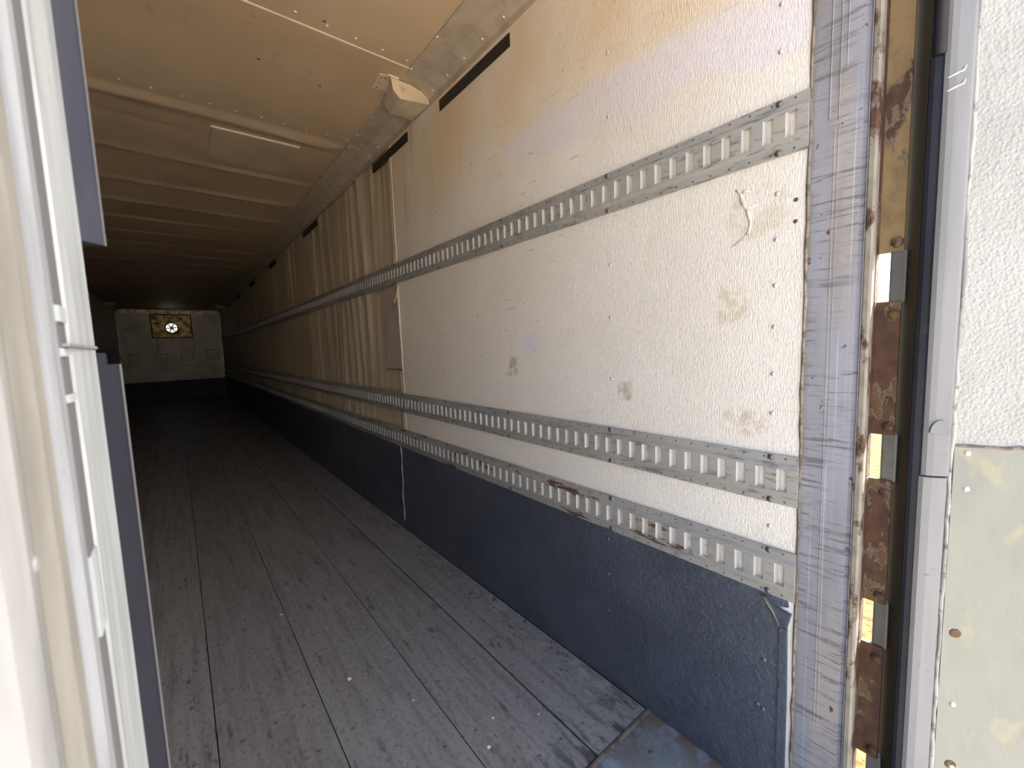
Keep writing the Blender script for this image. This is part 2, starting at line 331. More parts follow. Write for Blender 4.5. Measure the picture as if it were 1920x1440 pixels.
def wloc(p):
    v = Vector((0, 0, 0))
    while p is not None: v = v + p.location; p = p.parent
    return v
def build(mb, name, mat, parent=None, smooth=False, origin=None, bevel=0, kind=None, recalc=True):
    me = bpy.data.meshes.new(name)
    o0 = Vector(origin) if origin is not None else (Vector((0, 0, 0)))
    if origin is None:
        xs = list(zip(*mb.v)); o0 = Vector(((min(xs[0])+max(xs[0]))/2, (min(xs[1])+max(xs[1]))/2, min(xs[2])))
    me.from_pydata([tuple(Vector(v)-o0) for v in mb.v], [], mb.f)
    if recalc:
        bm = bmesh.new(); bm.from_mesh(me); bmesh.ops.recalc_face_normals(bm, faces=bm.faces)
        bm.to_mesh(me); bm.free()
    me.materials.append(mat)
    if smooth:
        for p in me.polygons: p.use_smooth = True
    o = bpy.data.objects.new(name, me); COL.objects.link(o)
    o.location = o0 - (wloc(parent) if parent else Vector((0, 0, 0))); o.parent = parent
    if kind: o['kind'] = kind
    if bevel:
        b = o.modifiers.new('bevel', 'BEVEL'); b.width = bevel; b.segments = 2; b.limit_method = 'ANGLE'
    return o
def empty(name, loc=(0, 0, 0)):
    o = bpy.data.objects.new(name, None); COL.objects.link(o); o.location = loc; o.empty_display_size = .1; return o
def tag(o, label, cat, group=None, kind=None):
    o['label'] = label; o['category'] = cat
    if group: o['group'] = group
    if kind: o['kind'] = kind
    return o
def stamp(me_obj, name, loc, parent):
    """copy of an existing part at a world place"""
    c = me_obj.copy(); COL.objects.link(c); c.name = name; c.parent = parent; c.location = Vector(loc) - wloc(parent); return c
class Stud:
    """shared small mesh (rivet, bolt, screw) stamped as separate parts"""
    def __init__(s, name, mat, r, h, axis, seg=8):
        s.name = name; s.axis = axis; mb = MB().dome((0, 0, 0), r, h, axis, seg)
        s.me = bpy.data.meshes.new(name); s.me.from_pydata(mb.v, [], mb.f); s.me.materials.append(mat)
        for p in s.me.polygons: p.use_smooth = True
        bm = bmesh.new(); bm.from_mesh(s.me); bmesh.ops.recalc_face_normals(bm, faces=bm.faces)
        f0 = max(bm.faces, key=lambda f: abs(f.normal.dot(Vector(axis))))
        if f0.normal.dot(Vector(axis)) < 0: bmesh.ops.reverse_faces(bm, faces=bm.faces)
        bm.to_mesh(s.me); bm.free()
    def put(s, loc, parent):
        o = bpy.data.objects.new(s.name, s.me); COL.objects.link(o); o.parent = parent; o.location = Vector(loc) - wloc(parent); return o
def frange(a, b, st):
    n = max(1, int(round((b-a)/st))); return [a+(b-a)*i/n for i in range(n+1)]
def bumpf(t, c, w): q = (t-c)/w; return math.exp(-q*q)

# ------------------------------------------------------------------ ground outside
gm = MB().grid(lambda a, b: (a, b, -1.22), frange(-150, 150, 15), frange(-150, 150, 15))
tag(build(gm, 'ground', M['ground'], origin=(0, 0, -1.22)), 'sunlit dry tan ground outside the trailer', 'ground', kind='structure')

# ------------------------------------------------------------------ right wall
wr = empty('wall_right', (D, .357, 0)); tag(wr, 'long cream interior side wall with riveted panels', 'wall', kind='structure')
build(MB().box(D+.0165, D+.062, .357, FAR+.07, -.15, CEIL+.12), 'outer_shell', M['outer'], wr)
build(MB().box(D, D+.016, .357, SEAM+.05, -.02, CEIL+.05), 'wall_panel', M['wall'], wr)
ridges = [(2.95+.0, .05, .004)]
yy = 3.02
while yy < FAR:
    ridges.append((yy, random.uniform(.028, .055), random.uniform(.012, .024))); yy += random.choice((.13, .17, .22, .28, .31))
def wavex(y, z):
    s = 0
    for c, w, a in ridges:
        if abs(c-y) < .3: s += a*bumpf(y + .035*math.sin(z*1.9+c*7), c, w)*(.65+.35*math.sin(z*1.3+c*5))
    f = min(1, max(0, (y-SEAM)/.12))
    return D-.004 + .020*f - s*.9*f
build(MB().grid(lambda y, z: (wavex(y, z), y, z), frange(SEAM, FAR, .022), frange(-.02, CEIL+.02, .18)), 'wall_panel', M['wall_old'], wr, smooth=True, recalc=False)
build(MB().box(D-.004, D+.0155, SEAM, SEAM+.004, .6, 2.68), 'panel_edge', M['caulk'], wr)
build(MB().box(D-.0065, D+.002, 2.716, 2.985, 1.172, 1.735), 'repair_patch', M['patch'], wr)
build(MB().box(D-.0075, D+.002, 2.72, 2.985, 1.158, 1.172), 'patch_sealant', M['seal'], wr)
pr = MB()
for i in range(13): z = 1.19+i*.044; pr.dome((D-.0065, 2.973, z), .004, .002, (-1, 0, 0), 6)
for i in range(6):
    y = 2.735+i*.045; pr.dome((D-.0065, y, 1.183), .004, .002, (-1, 0, 0), 6); pr.dome((D-.0065, y, 1.724), .004, .002, (-1, 0, 0), 6)
build(pr, 'patch_rivets', M['bolt'], wr, kind='stuff')
# black load-limit stripes under the cove
for (y0, y1) in ((1.452, 2.052), (2.451, 3.026), (4.535, 5.128), (6.735, 7.22), (8.83, 9.40), (10.95, 11.55), (13.05, 13.65)):
    xo = D if y1 < SEAM+.4 else D-.003
    build(MB().box(xo-.0045, D+.004, y0, y1, 2.565, 2.618), 'black_stripe', M['black'], wr)
riv = Stud('rivet', M['rivet'], .0062, .0035, (-1, 0, 0))
for y, zs in ((.425, (1.108, 1.212, 1.334, 1.44, 1.554, 1.666, 2.0, 2.108, 2.23, 2.35, .80)), (.946, (1.177, 1.396, 1.577, 2.07, 2.273, 2.47)),
              (1.548, (1.175, 1.377, 1.571, 2.073, 2.28)), (2.14, (1.18, 1.38, 1.58, 2.07, 2.27)), (1.78, (1.62, 1.46, 2.2, 2.42)), (2.42, (1.6, 1.33, 1.17, 2.1))):
    for z in zs: riv.put((D, y, z), wr)
hol = Stud('screw_hole', M['hole'], .0055, .0006, (-1, 0, 0))
for z in (1.64, 1.589): hol.put((D, .3835, z), wr)
# peeled caulk lump
cb = MB()
P = [(.525, 1.705), (.512, 1.690), (.508, 1.668), (.497, 1.652), (.480, 1.650), (.468, 1.655)]
cb.tube([(D+.0015, a, b) for a, b in P], [.003, .005, .006, .007, .005, .003])
P = [(.497, 1.652), (.492, 1.632), (.486, 1.610), (.490, 1.588), (.508, 1.572), (.535, 1.556)]
cb.tube([(D+.0015, a, b) for a, b in P], [.005, .006, .004, .005, .004, .002])
cb.tube([(D+.0015, a, b) for a, b in ((.512, 1.690), (.498, 1.695), (.488, 1.688))], [.004, .005, .003])
build(cb, 'sealant_lump', M['wall'], wr, smooth=True)
# sealant bead along the rear edge
bead = MB(); pts = [(D-.001+random.uniform(-.0005, .0005), .3575+random.uniform(-.001, .0015), z) for z in frange(0, 2.70, .045)]
bead.tube(pts, [random.uniform(.0025, .0048) for _ in pts], 5); build(bead, 'edge_sealant', M['seal'], wr, smooth=True)

# ------------------------------------------------------------------ kick liner (baseboard) on the right
br = empty('baseboard_right', (D, .36, 0)); tag(br, 'dark navy scuff liner along the foot of the side wall, torn at its near top corner', 'scuff liner', kind='structure')
prof = [(.372, 0), (.371, .351), (.374, .535), (.3655, .576), (.402, .583), (.372, .594), (.376, .612), (SEAM+.085, .612), (SEAM+.085, 0)]
k1 = MB().prism(prof, D-.007, D-.0002, lambda a, b, t: (t, a, b)); build(k1, 'liner_sheet', M['kick'], br)
build(MB().box(D-.0082, D-.0002, SEAM+.088, FAR-.01, 0, .612), 'liner_sheet', M['kick'], br)
build(MB().box(D-.0105, D-.007, .3735, .391, .0, .53), 'liner_edge_strip', M['kick'], br)
fl = MB(); fl.prism([(.3655, .576), (.402, .583), (.430, .606), (.392, .530), (.374, .538)], 0, 1, lambda a, b, t: (D-.0075-.004*t-.10*max(0, .395-a), a, b)); build(fl, 'torn_flap', M['kick'], br)
build(MB().tube([(D-.012, .442, .607), (D-.0125, .428, .597), (D-.0125, .420, .585), (D-.013, .405, .565), (D-.012, .392, .535)], [.0012, .003, .0045, .003, .001]), 'torn_fibre', M['seal'], br, smooth=True)
zz = frange(.06, .61, .03); build(MB().tube([(D-.0085, 2.815+.012*math.sin(z*9)+.006*math.sin(z*31)+.03*(z-.3), z) for z in zz], [random.uniform(.002, .006) for _ in zz]), 'white_sealant_streak', mat_plain('pale_streak', (.50, .52, .55), .7), br, smooth=True)
kriv = Stud('rivet', M['bolt'], .0065, .003, (-1, 0, 0))
for y, zs in ((.965, (.573, .435, .29, .109)), (1.605, (.55, .432, .29, .096)), (.428, (.413, .264)), (2.25, (.45, .25)), (3.4, (.45, .2)), (.442, (.27,))):
    for z in zs: kriv.put((D-.007, y, z), br)
for (y, z) in ((.427, .413), (.427, .264)):
    build(MB().tube([(D-.0072, y+.002, z+.055), (D-.0072, y+.008, z+.02), (D-.0072, y, z), (D-.0072, y-.012, z-.04), (D-.0072, y-.02, z-.07)], .0006, 4), 'hairline_crack', M['seal'], br)

# ------------------------------------------------------------------ E-track rails
PITCH_S = .0508; SLOT0 = .394
bolt = Stud('bolt', M['bolt'], .0085, .005, (-1, 0, 0))
def rail(zc, mat, label, extra_y=()):
    root = empty('cargo_track', (D, .36, zc-.066)); tag(root, label, 'cargo rail', 'slotted cargo rails on the side wall')
    X = lambda o: D-o
    kb = [-1] ; k = 10
    while SLOT0+PITCH_S*k < FAR-.3: kb.append(k); k += 60
    kb.append(int((FAR-.06-SLOT0)/PITCH_S))
    for si in range(len(kb)-1):
        a, b = kb[si]+1, kb[si+1]
        y0 = .359 if si == 0 else SLOT0+PITCH_S*(a-.5)+.0012
        y1 = SLOT0+PITCH_S*(b+.5) if si < len(kb)-2 else FAR-.012
        mb = MB(); lips = MB(); o1, o2 = .0075, .0135
        zf, zs, zt, sl = .036, .045, .066, .0290
        for sg in (1, -1):
            pr_ = [(o1-.012, zt), (o1, zt), (o1, zs), (o2, zf), (o2, sl)]
            for i in range(len(pr_)-1):
                (pa, za), (pb, zb) = pr_[i], pr_[i+1]
                mb.quad((X(pa), y0, zc+sg*za), (X(pb), y0, zc+sg*zb), (X(pb), y1, zc+sg*zb), (X(pa), y1, zc+sg*za))
            for yv in (y0, y1):   # closed ends
                mb.quad((X(-.001), yv, zc+sg*zt), (X(o1), yv, zc+sg*zt), (X(o1), yv, zc+sg*zs), (X(-.001), yv, zc+sg*zs))
                mb.quad((X(-.001), yv, zc+sg*zs), (X(o1), yv, zc+sg*zs), (X(o2), yv, zc+sg*zf), (X(-.001), yv, zc+sg*zf))
                mb.quad((X(-.001), yv, zc+sg*zf), (X(o2), yv, zc+sg*zf), (X(o2), yv, zc), (X(-.001), yv, zc))
        edges = [y0]
        for kk in range(a, b+1):
            yc = SLOT0+PITCH_S*kk; edges += [yc-.0120, yc+.0120]
        edges.append(y1)
        for i in range(0, len(edges), 2):
            ya, yb = edges[i], edges[i+1]
            mb.quad((X(o2), ya, zc-sl), (X(o2), yb, zc-sl), (X(o2), yb, zc+sl), (X(o2), ya, zc+sl))
        for i in range(1, len(edges)-1, 2):
            ya, yb = edges[i], edges[i+1]; q = .001; e_ = .006
            lips.quad((X(o2), yb, zc-sl), (X(q), yb-e_, zc-sl), (X(q), yb-e_, zc+sl), (X(o2), yb, zc+sl))   # bent-in far lip
            lips.quad((X(o2), ya, zc-sl), (X(q), ya, zc-sl), (X(q), ya, zc+sl), (X(o2), ya, zc+sl))
            for sg in (1, -1): lips.quad((X(o2), ya, zc+sg*sl), (X(q), ya, zc+sg*sl), (X(q), yb, zc+sg*sl), (X(o2), yb, zc+sg*sl))
        sg_ = build(mb, 'rail_segment', mat, root, recalc=False)
        build(lips, 'slot_lips', M['lip'], sg_, recalc=False)
    y = .4225; i = 0
    for y in (.4225, .948, 1.546, 2.14, 2.74, 3.35, 3.95, 4.56, 5.17, 5.78, 6.39):
        for sg in (1, -1): bolt.put((X(.0075), y, zc+sg*.0575), root)
    hb = MB()
    for kk in range(0, 92):
        for sg in (1, -1):
            yc = SLOT0+PITCH_S*(kk-.12)
            hb.dome((X(.0075), yc, zc+sg*.0575), .0031, .0005, (-1, 0, 0), 6)
    build(hb, 'punched_holes', M['hole'], root, kind='stuff')
    return root
rail(1.818, M['rail'], 'upper grey slotted cargo rail high on the cream side wall')
rail(.935, M['rail'], 'middle grey slotted cargo rail just above the lowest rail')
rail(.678, M['rail_rust'], 'lowest rust-streaked slotted cargo rail directly above the navy scuff liner')

# ------------------------------------------------------------------ floor
fl = empty('floor', (0, .8, 0)); tag(fl, 'dark worn hardwood trailer floor of long boards', 'floor', kind='structure')
build(MB().box(LW-.05, D+.016, -.02, FAR+.05, -.14, -.008), 'floor_base', M['sub'], fl)
xs = [LW+.004, -.975, -.65, -.325, -.003, .318, .643, .938, D-.010]
scr = Stud('screw', M['screw'], .0065, .0018, (0, 0, 1), 7)
for i in range(len(xs)-1):
    a, b = xs[i]+.0018, xs[i+1]-.0018
    if i == 6: b -= .004
    dz = random.uniform(-.0012, 0)
    pk = build(MB().box(a, b, .802+random.uniform(0, .004), FAR-.005, -.02, dz), 'plank', M['floor'], fl)
    if i >= 3:
        yrow = .892; k = 0
        while yrow < 4.6:
            for xx in (a+.055, a+.16, b-.055):
                if random.random() < .82: scr.put((xx+random.uniform(-.012, .012), yrow+random.uniform(-.012, .012)+(.0 if k % 2 else .03), dz), pk)
            yrow += .245; k += 1
build(MB().box(LW-.02, D-.002, -.02, .788, -.03, -.003), 'threshold_plate', M['thr'], fl)
build(MB().prism([(.786, -.02), (.786, .002), (.790, .004), (.797, .004), (.801, .001), (.801, -.02)], LW, D-.009, lambda a, b, t: (t, a, b)), 'threshold_bar', mat_plain('rusty_bar', (.16, .135, .11), .7, .1, .3, 60, .4, (.07, .05, .035), 20, (.45, .6), .8), fl)
tsc = Stud('plate_screw', mat_plain('plate_screw_metal', (.16, .13, .11), .6, .3), .010, .003, (0, 0, 1), 9)
for q in ((1.075, .70), (1.0, .60), (.83, .70), (.55, .70), (1.13, .52)): tsc.put((q[0], q[1], -.003), fl)

# ------------------------------------------------------------------ ceiling
ce = empty('ceiling', (0, .3, CEIL)); tag(ce, 'tan panelled ceiling with ripples and riveted seams', 'ceiling', kind='structure')
build(MB().box(LW-.06, D+.06, -.05, FAR+.07, CEIL+.03, CEIL+.12), 'roof_shell', M['outer'], ce)
build(MB().box(LW, D, .30, 2.075, CEIL, CEIL+.02), 'ceiling_panel', M['ceil'], ce)
build(MB().box(LW, D, 2.055, 2.99, CEIL-.0045, CEIL+.002), 'ceiling_panel', M['ceil'], ce)
rip = [(3.12, .055, .026), (3.42, .04, -.006)] + [(3.94+.615*i+random.uniform(-.03, .03), random.uniform(.030, .048), random.uniform(.013, .020)) for i in range(20)]
def ceilz(x, y):
    s = 0
    for c, w, a in rip:
        if abs(y-c) < .3: s += a*bumpf(y+.012*math.sin(x*3+c*4)-.03*(x-.3), c, w)*(1-.4*bumpf(x, .1+.5*math.sin(c*9), .5))
    edge = min(1, max(0, (1.02-x)/.12)) if x > 0 else 1
    return CEIL+.003-s*edge
build(MB().grid(lambda x, y: (x, y, ceilz(x, y)), frange(LW, D, .16), frange(2.98, FAR+.02, .022)), 'ceiling_panel', M['ceil'], ce, smooth=True, recalc=False)
build(MB().box(.297, .786, 3.262, 3.80, CEIL-.004, CEIL+.003), 'repair_patch', M['cpatch'], ce)
build(MB().box(.290, .790, 3.250, 3.263, CEIL-.006, CEIL+.003), 'patch_edge_bead', M['caulk'], ce)
build(MB().box(-.6, 1.049, 2.0475, 2.0555, CEIL-.0045, CEIL+.002), 'lit_seam_edge', M['caulk'], ce)  # pale strip painting the light caught by the panel edge at the seam
pr = MB()
for i in range(9):
    y = 3.29+i*.06
    for x in (.307, .776): pr.dome((x, y, CEIL-.004), .0035, .0015, (0, 0, -1), 6)
for i in range(8): pr.dome((.33+i*.06, 3.79, CEIL-.004), .0035, .0015, (0, 0, -1), 6)
build(pr, 'patch_rivets', M['bolt'], ce, kind='stuff')
criv = Stud('rivet', M['rivet_white'], .0075, .004, (0, 0, -1))
for i in range(11): criv.put((1.01-.125*i, 2.035-.002*i-.03, CEIL), ce)
for i in range(11): criv.put((1.02-.125*i, 2.965, CEIL-.0045), ce)
hd = Stud('screw_hole', M['hole'], .007, .001, (0, 0, -1))
for q in ((.62, 1.98), (.43, 2.4), (.72, 2.45), (.35, 1.72)): hd.put((q[0], q[1], CEIL if q[1] < 2.05 else CEIL-.0045), ce)

# cove trims
def cove(name, sgn, wx, segs, label):
    root = empty(name, (wx, .3, 2.66)); tag(root, label, 'cove trim', kind='structure')
    for (y0, y1, off) in segs:
        pf = [(-.001, 2.640), (.0045+off, 2.640), (.0045+off, 2.669), (.060, 2.705-off), (.158, 2.7135-off), (.170, 2.7135-off), (.170, CEIL+.004), (-.001, CEIL+.004)]
        build(MB().prism(pf, y0, y1, lambda a, b, t: (wx-sgn*a, t, b)), 'cove_strip', M['cove'], root)
    return root
cv = cove('trim_1', 1, D, ((.30, 3.05, .0), (3.03, 4.30, .0025), (4.285, 7.5, .0), (7.48, 11.2, .0025), (11.19, FAR-.004, .0)), 'grey-brown cove trim strip joining the ceiling to the slotted-rail wall')
cove('trim_2', -1, LW, ((.30, FAR-.004, .0),), 'dark cove trim strip along the far-side ceiling edge')
cr1 = Stud('rivet', M['rivet_white'], .0072, .0042, (-.35, 0, -1))
y = .42
while y < 6.5:
    if not 2.12 < y < 2.42:
        cr1.put((D-.164, y, 2.7135), cv)
    y += .27
y = .38
while y < 6.5:
    if not 2.12 < y < 2.42: cr1.put((D-.020, y, 2.6788), cv)
    y += .155

# sheet-metal bracket boxes in the cove
def corner_box(name, label, sgn, wx, dy, full=True):
    root = empty(name, (wx-sgn*.11, 2.16+dy, 2.62)); tag(root, label, 'bracket', 'sheet-metal boxes in the ceiling corners')
    R_ = lambda x: wx - sgn*(D-x)
    A = [(.992, 2.716), (1.000, 2.655), (1.035, 2.622), (1.2115, 2.645), (1.2115, 2.68), (1.15, 2.716)]
    B = [(1.030, 2.716), (1.036, 2.688), (1.072, 2.650), (1.2115, 2.653), (1.2115, 2.68), (1.15, 2.716)]
    mb = MB(); n = len(A)
    mb.v += [(R_(x), 2.16+dy, z) for x, z in A] + [(R_(x), 2.378+dy, z) for x, z in B]
    for i in range(n): j = (i+1) % n; mb.f.append((i, j, n+j, n+i))
    mb.f.append(tuple(range(n-1, -1, -1))); mb.f.append(tuple(range(n, 2*n)))
    build(mb, 'body', M['box'], root, bevel=.003)
    if full:
        build(MB().tube([(R_(x), 2.158+dy, z) for x, z in A[:4]], .0028, 5), 'folded_edge', M['caulk'], root)
        build(MB().tube([(R_(x), 2.158+dy, z) for x, z in ((1.2115, 2.645), (1.205, 2.675), (1.17, 2.70), (1.10, 2.712), (.992, 2.714))], .0024, 5), 'sealant_bead', mat_plain('rusty_sealant', (.22, .12, .06), .8), root)
        fg = MB().prism([(.935, 2.168), (.995, 2.150), (1.03, 2.30), (.985, 2.30), (.942, 2.30)], CEIL-.009, CEIL-.003, lambda a, b, t: (a, b, t)); build(fg, 'flange', M['box'], root)
        build(MB().box(.975, 1.03, 2.147, 2.153, CEIL-.012, CEIL-.0045), 'flange_lip', M['caulk'], root)
        rv = Stud('rivet', M['bolt'], .005, .003, (0, 0, -1))
        for q in ((.952, 2.19), (.956, 2.235), (.962, 2.28), (.972, 2.185)): rv.put((q[0], q[1], CEIL-.009), root)
        rw = Stud('rivet', M['rivet'], .0065, .004, (-1, 0, 0))
        for q in ((2.365, 2.645), (2.385, 2.636), (2.34, 2.632)): rw.put((D-.0045 if q[1] < 2.64 else D-.0048, q[0], q[1]), root)
        build(MB().box(1.045, 1.062, 2.25, 2.285, 2.655, 2.662), 'torn_tab', M['caulk'], root)
    return root
corner_box('corner_bracket', 'large dented tan sheet-metal box riveted in the ceiling corner nearest the doorway', 1, D, 0)
corner_box('corner_bracket', 'tiny pale box in the ceiling corner right of the bulkhead', 1, D, 12.45, False)
corner_box('corner_bracket', 'tiny pale box in the ceiling corner left of the bulkhead', -1, LW, 12.2, False)

# ------------------------------------------------------------------ left wall and front bulkhead
wl = empty('wall_left', (LW, .36, 0)); tag(wl, 'dark far-side interior wall glimpsed beside the left door', 'wall', kind='structure')
build(MB().box(LW-.062, LW, .357, FAR+.07, -.15, CEIL+.12), 'wall_panel', M['wall'], wl)
bl = build(MB().box(LW, LW+.007, .37, FAR-.01, .0, .612), 'baseboard_left', M['kick']); tag(bl, 'navy scuff liner on the far-side wall', 'scuff liner', kind='structure')
wb = empty('wall_back', (0, FAR, 0)); tag(wb, 'grey sheet-metal front bulkhead at the dark end of the trailer', 'wall', kind='structure')
HX0, HX1, HZ0, HZ1 = -.490, .445, 1.89, 2.568
for (x0, x1, z0, z1) in ((LW-.05, D+.05, -.1, HZ0), (LW-.05, HX0, HZ0, HZ1), (HX1, D+.05, HZ0, HZ1), (LW-.05, D+.05, HZ1, CEIL+.1)):
    build(MB().box(x0, x1, FAR, FAR+.06, z0, z1), 'bulkhead_panel', M['bulk'], wb)
for xa, xb in ((LW, LW+.03), (D-.03, D)):
    build(MB().box(xa, xb, FAR-.006, FAR, .0, 2.70), 'corner_trim', M['bulk_trim'], wb)
build(MB().box(LW, D, FAR-.006, FAR, 2.60, 2.70), 'top_trim', M['bulk_trim'], wb)
pm = mat_plain('bulkhead_patch', (.66, .62, .54), .45, .2, .1); pe = M['dark_frame']
for (x0, x1, z0, z1) in ((-1.051, -.852, 1.143, 1.403), (-.456, -.206, 1.123, 1.394), (.145, .395, 1.174, 1.484), (.788, 1.069, 1.158, 1.478)):
    pp = build(MB().box(x0, x1, FAR-.008, FAR, z0, z1), 'repair_patch', pm, wb)
    e = MB(); w = .009
    e.box(x0-w, x1+w, FAR-.006, FAR-.001, z0-w, z0).box(x0-w, x1+w, FAR-.006, FAR-.001, z1, z1+w).box(x0-w, x0, FAR-.006, FAR-.001, z0, z1).box(x1, x1+w, FAR-.006, FAR-.001, z0, z1)
    build(e, 'patch_sealant', pe, pp)
for x in (-.40, .47): build(MB().box(x-.005, x+.005, FAR-.004, FAR, 1.42, HZ0-.02), 'seam_line', pe, wb)
bb = build(MB().box(LW+.008, D-.010, FAR-.0085, FAR-.0005, .0, .565), 'baseboard_back', M['kick']); tag(bb, 'navy scuff liner across the foot of the bulkhead', 'scuff liner', kind='structure')

ha = empty('bulkhead_hatch', (-.02, FAR, HZ0)); tag(ha, 'tarnished brassy hatch with bright round spoked vent high on the bulkhead', 'hatch')
hc, hz, hr, N_ = -.027, 2.173, .150, 40
mb = MB()
def sq(t):
    c, s_ = math.cos(t), math.sin(t); kx = ((HX1-hc) if c > 0 else (hc-HX0))/max(1e-6, abs(c)); kz = ((HZ1-hz) if s_ > 0 else (hz-HZ0))/max(1e-6, abs(s_))
    k = min(kx, kz); return hc+c*k, hz+s_*k
angs = sorted([2*math.pi*i/N_ for i in range(N_)] + [math.atan2(z-hz, x-hc) % (2*math.pi) for x in (HX0, HX1) for z in (HZ0, HZ1)])
n = len(angs)
for yv in (FAR-.004, FAR+.05):
    for t in angs: x, z = sq(t); mb.v.append((x, yv, z))
    for t in angs: mb.v.append((hc+hr*math.cos(t), yv, hz+hr*math.sin(t)))
for i in range(n):
    j = (i+1) % n; mb.f += [(i, j, n+j, n+i), (2*n+i, 2*n+j, 3*n+j, 3*n+i), (n+i, n+j, 3*n+j, 3*n+i), (i, j, 2*n+j, 2*n+i)]
build(mb, 'hatch_plate', M['hatch'], ha)
e = MB(); w = .022
e.box(HX0-w, HX1+w, FAR-.012, FAR-.004, HZ0-w, HZ0+.006).box(HX0-w, HX1+w, FAR-.012, FAR-.004, HZ1-.006, HZ1+w).box(HX0-w, HX0+.006, FAR-.012, FAR-.004, HZ0, HZ1).box(HX1-.006, HX1+w, FAR-.012, FAR-.004, HZ0, HZ1)
build(e, 'hatch_frame', M['dark_frame'], ha)
ring = MB(); k = 28
for i in range(k):
    t0, t1 = 2*math.pi*i/k, 2*math.pi*(i+1)/k
    P0 = [(hc+r_*math.cos(t), yv, hz+r_*math.sin(t)) for t in (t0, t1) for (r_, yv) in ((.138, FAR-.004), (.138, FAR-.016), (.165, FAR-.016), (.165, FAR-.004))]
    for a in range(3): ring.quad(P0[a], P0[a+1], P0[4+a+1], P0[4+a])
vr = build(ring, 'vent_ring', M['dark_frame'], ha, recalc=False)
for i in range(6):
    t = math.pi*i/3+.1; c, s_ = math.cos(t), math.sin(t); w = .017
    build(MB().prism([(.0, -w), (.142, -w*.6), (.142, w*.6), (.0, w)], FAR-.012, FAR-.004, lambda a, b, tt: (hc+a*c-b*s_, tt, hz+a*s_+b*c)), 'vent_spoke', M['dark_frame'], ha)
build(MB().tube([(hc, FAR-.02, hz), (hc, FAR+.01, hz)], .044, 14), 'vent_hub', M['hatch'], ha)
build(MB().tube([(hc+.21*math.cos(t), FAR-.008, hz+.21*math.sin(t)) for t in frange(math.pi*.25, math.pi*.75, .15)], .012, 5), 'upper_hoop', M['bulk_trim'], ha)
build(MB().tube([(hc+.20*math.cos(t), FAR-.008, hz+.20*math.sin(t)) for t in frange(math.pi*1.2, math.pi*1.8, .15)], .014, 5), 'lower_hoop', M['bulk_trim'], ha)

# ------------------------------------------------------------------ rear frame: right post with hinge pockets
po = empty('trim_3', (D+.03, .29, 0)); tag(po, 'scuffed lilac-grey steel door post with rusty hinge pockets beside the wall end', 'door post', kind='structure')
Z0, Z1 = -.25, 2.84
pf = [(D, .3555), (D, .262), (D+.007, .2595), (D+.007, .2525), (D, .250), (D, .2485), (D+.062, .2485), (D+.062, .3555)]
build(MB().prism(pf, Z0, Z1, lambda a, b, t: (a, b, t)), 'post_face', M['post'], po)
build(MB().prism([(D, .2484), (D-.002, .246), (D-.002, .2375), (D+.004, .2335), (D+.03, .2335), (D+.03, .2484)], Z0, Z1, lambda a, b, t: (a, b, t)), 'post_lip', M['rust_lip'], po)
build(MB().box(D+.0305, D+.062, .2325, .2484, Z0, Z1), 'channel_side', M['rust'], po)
for (ya, yb, z0, z1, w) in ((.319, .3225, 1.80, Z1, .0022), (.302, .3045, 1.79, Z1, .0022), (.290, .2925, 1.9, Z1, .0015), (.309, .311, .3, 1.775, .0012), (.302, .3035, .3, 1.775, .0012)):
    build(MB().prism([(ya, 0), ((ya+yb)/2, w), (yb, 0)], z0, z1, lambda a, b, t: (D-b, a, t)), 'weld_ridge', M['post'], po)
plates = [(1.487, Z1, 'rust_tan'), (1.075, 1.379, 'rust'), (.666, .969, 'rust'), (.264, .557, 'rust'), (-.15, .155, 'rust')]
hb = Stud('bolt_head', M['rust'], .0125, .010, (-1, 0, 0), 6)
for (z0, z1, mk) in plates:
    pl = build(MB().box(1.2575, 1.270, .190, .2335, z0, z1), 'hinge_plate', M[mk], po, bevel=.002)
    for z in (z0+.02, z1-.03):
        if z < 2.3: hb.put((1.2575, .2005, z), pl)
    build(MB().box(1.243, 1.2575, .231, .2345, z0, z1), 'pocket_side', M['rust'], po)
for (z0, z1) in ((1.379, 1.487), (.969, 1.075), (.557, .666), (.155, .264)):
    build(MB().box(1.263, 1.281, .184, .2125, z0-.004, z1+.004), 'hinge_knuckle', M['steel'], po, bevel=.004)
for q in ((D, .349, 2.113), (D, .348, 1.555)): pass
# left post and header (close the rear frame around the doorway)
lp = build(MB().box(LW-.062, LW+.004, .2335, .3555, Z0, Z1), 'trim_4', M['post']); tag(lp, 'matching steel door post behind the closed left door', 'door post', kind='structure')
hd_ = build(MB().box(LW-.062, D+.062, .2335, .30, CEIL-.03, CEIL+.16), 'trim_5', M['post']); tag(hd_, 'steel header over the doorway', 'door header', kind='structure')
sl = build(MB().box(LW-.062, D+.062, -.02, .33, -.30, -.035), 'trim_6', M['post']); tag(sl, 'steel sill under the doorway threshold', 'door sill', kind='structure')

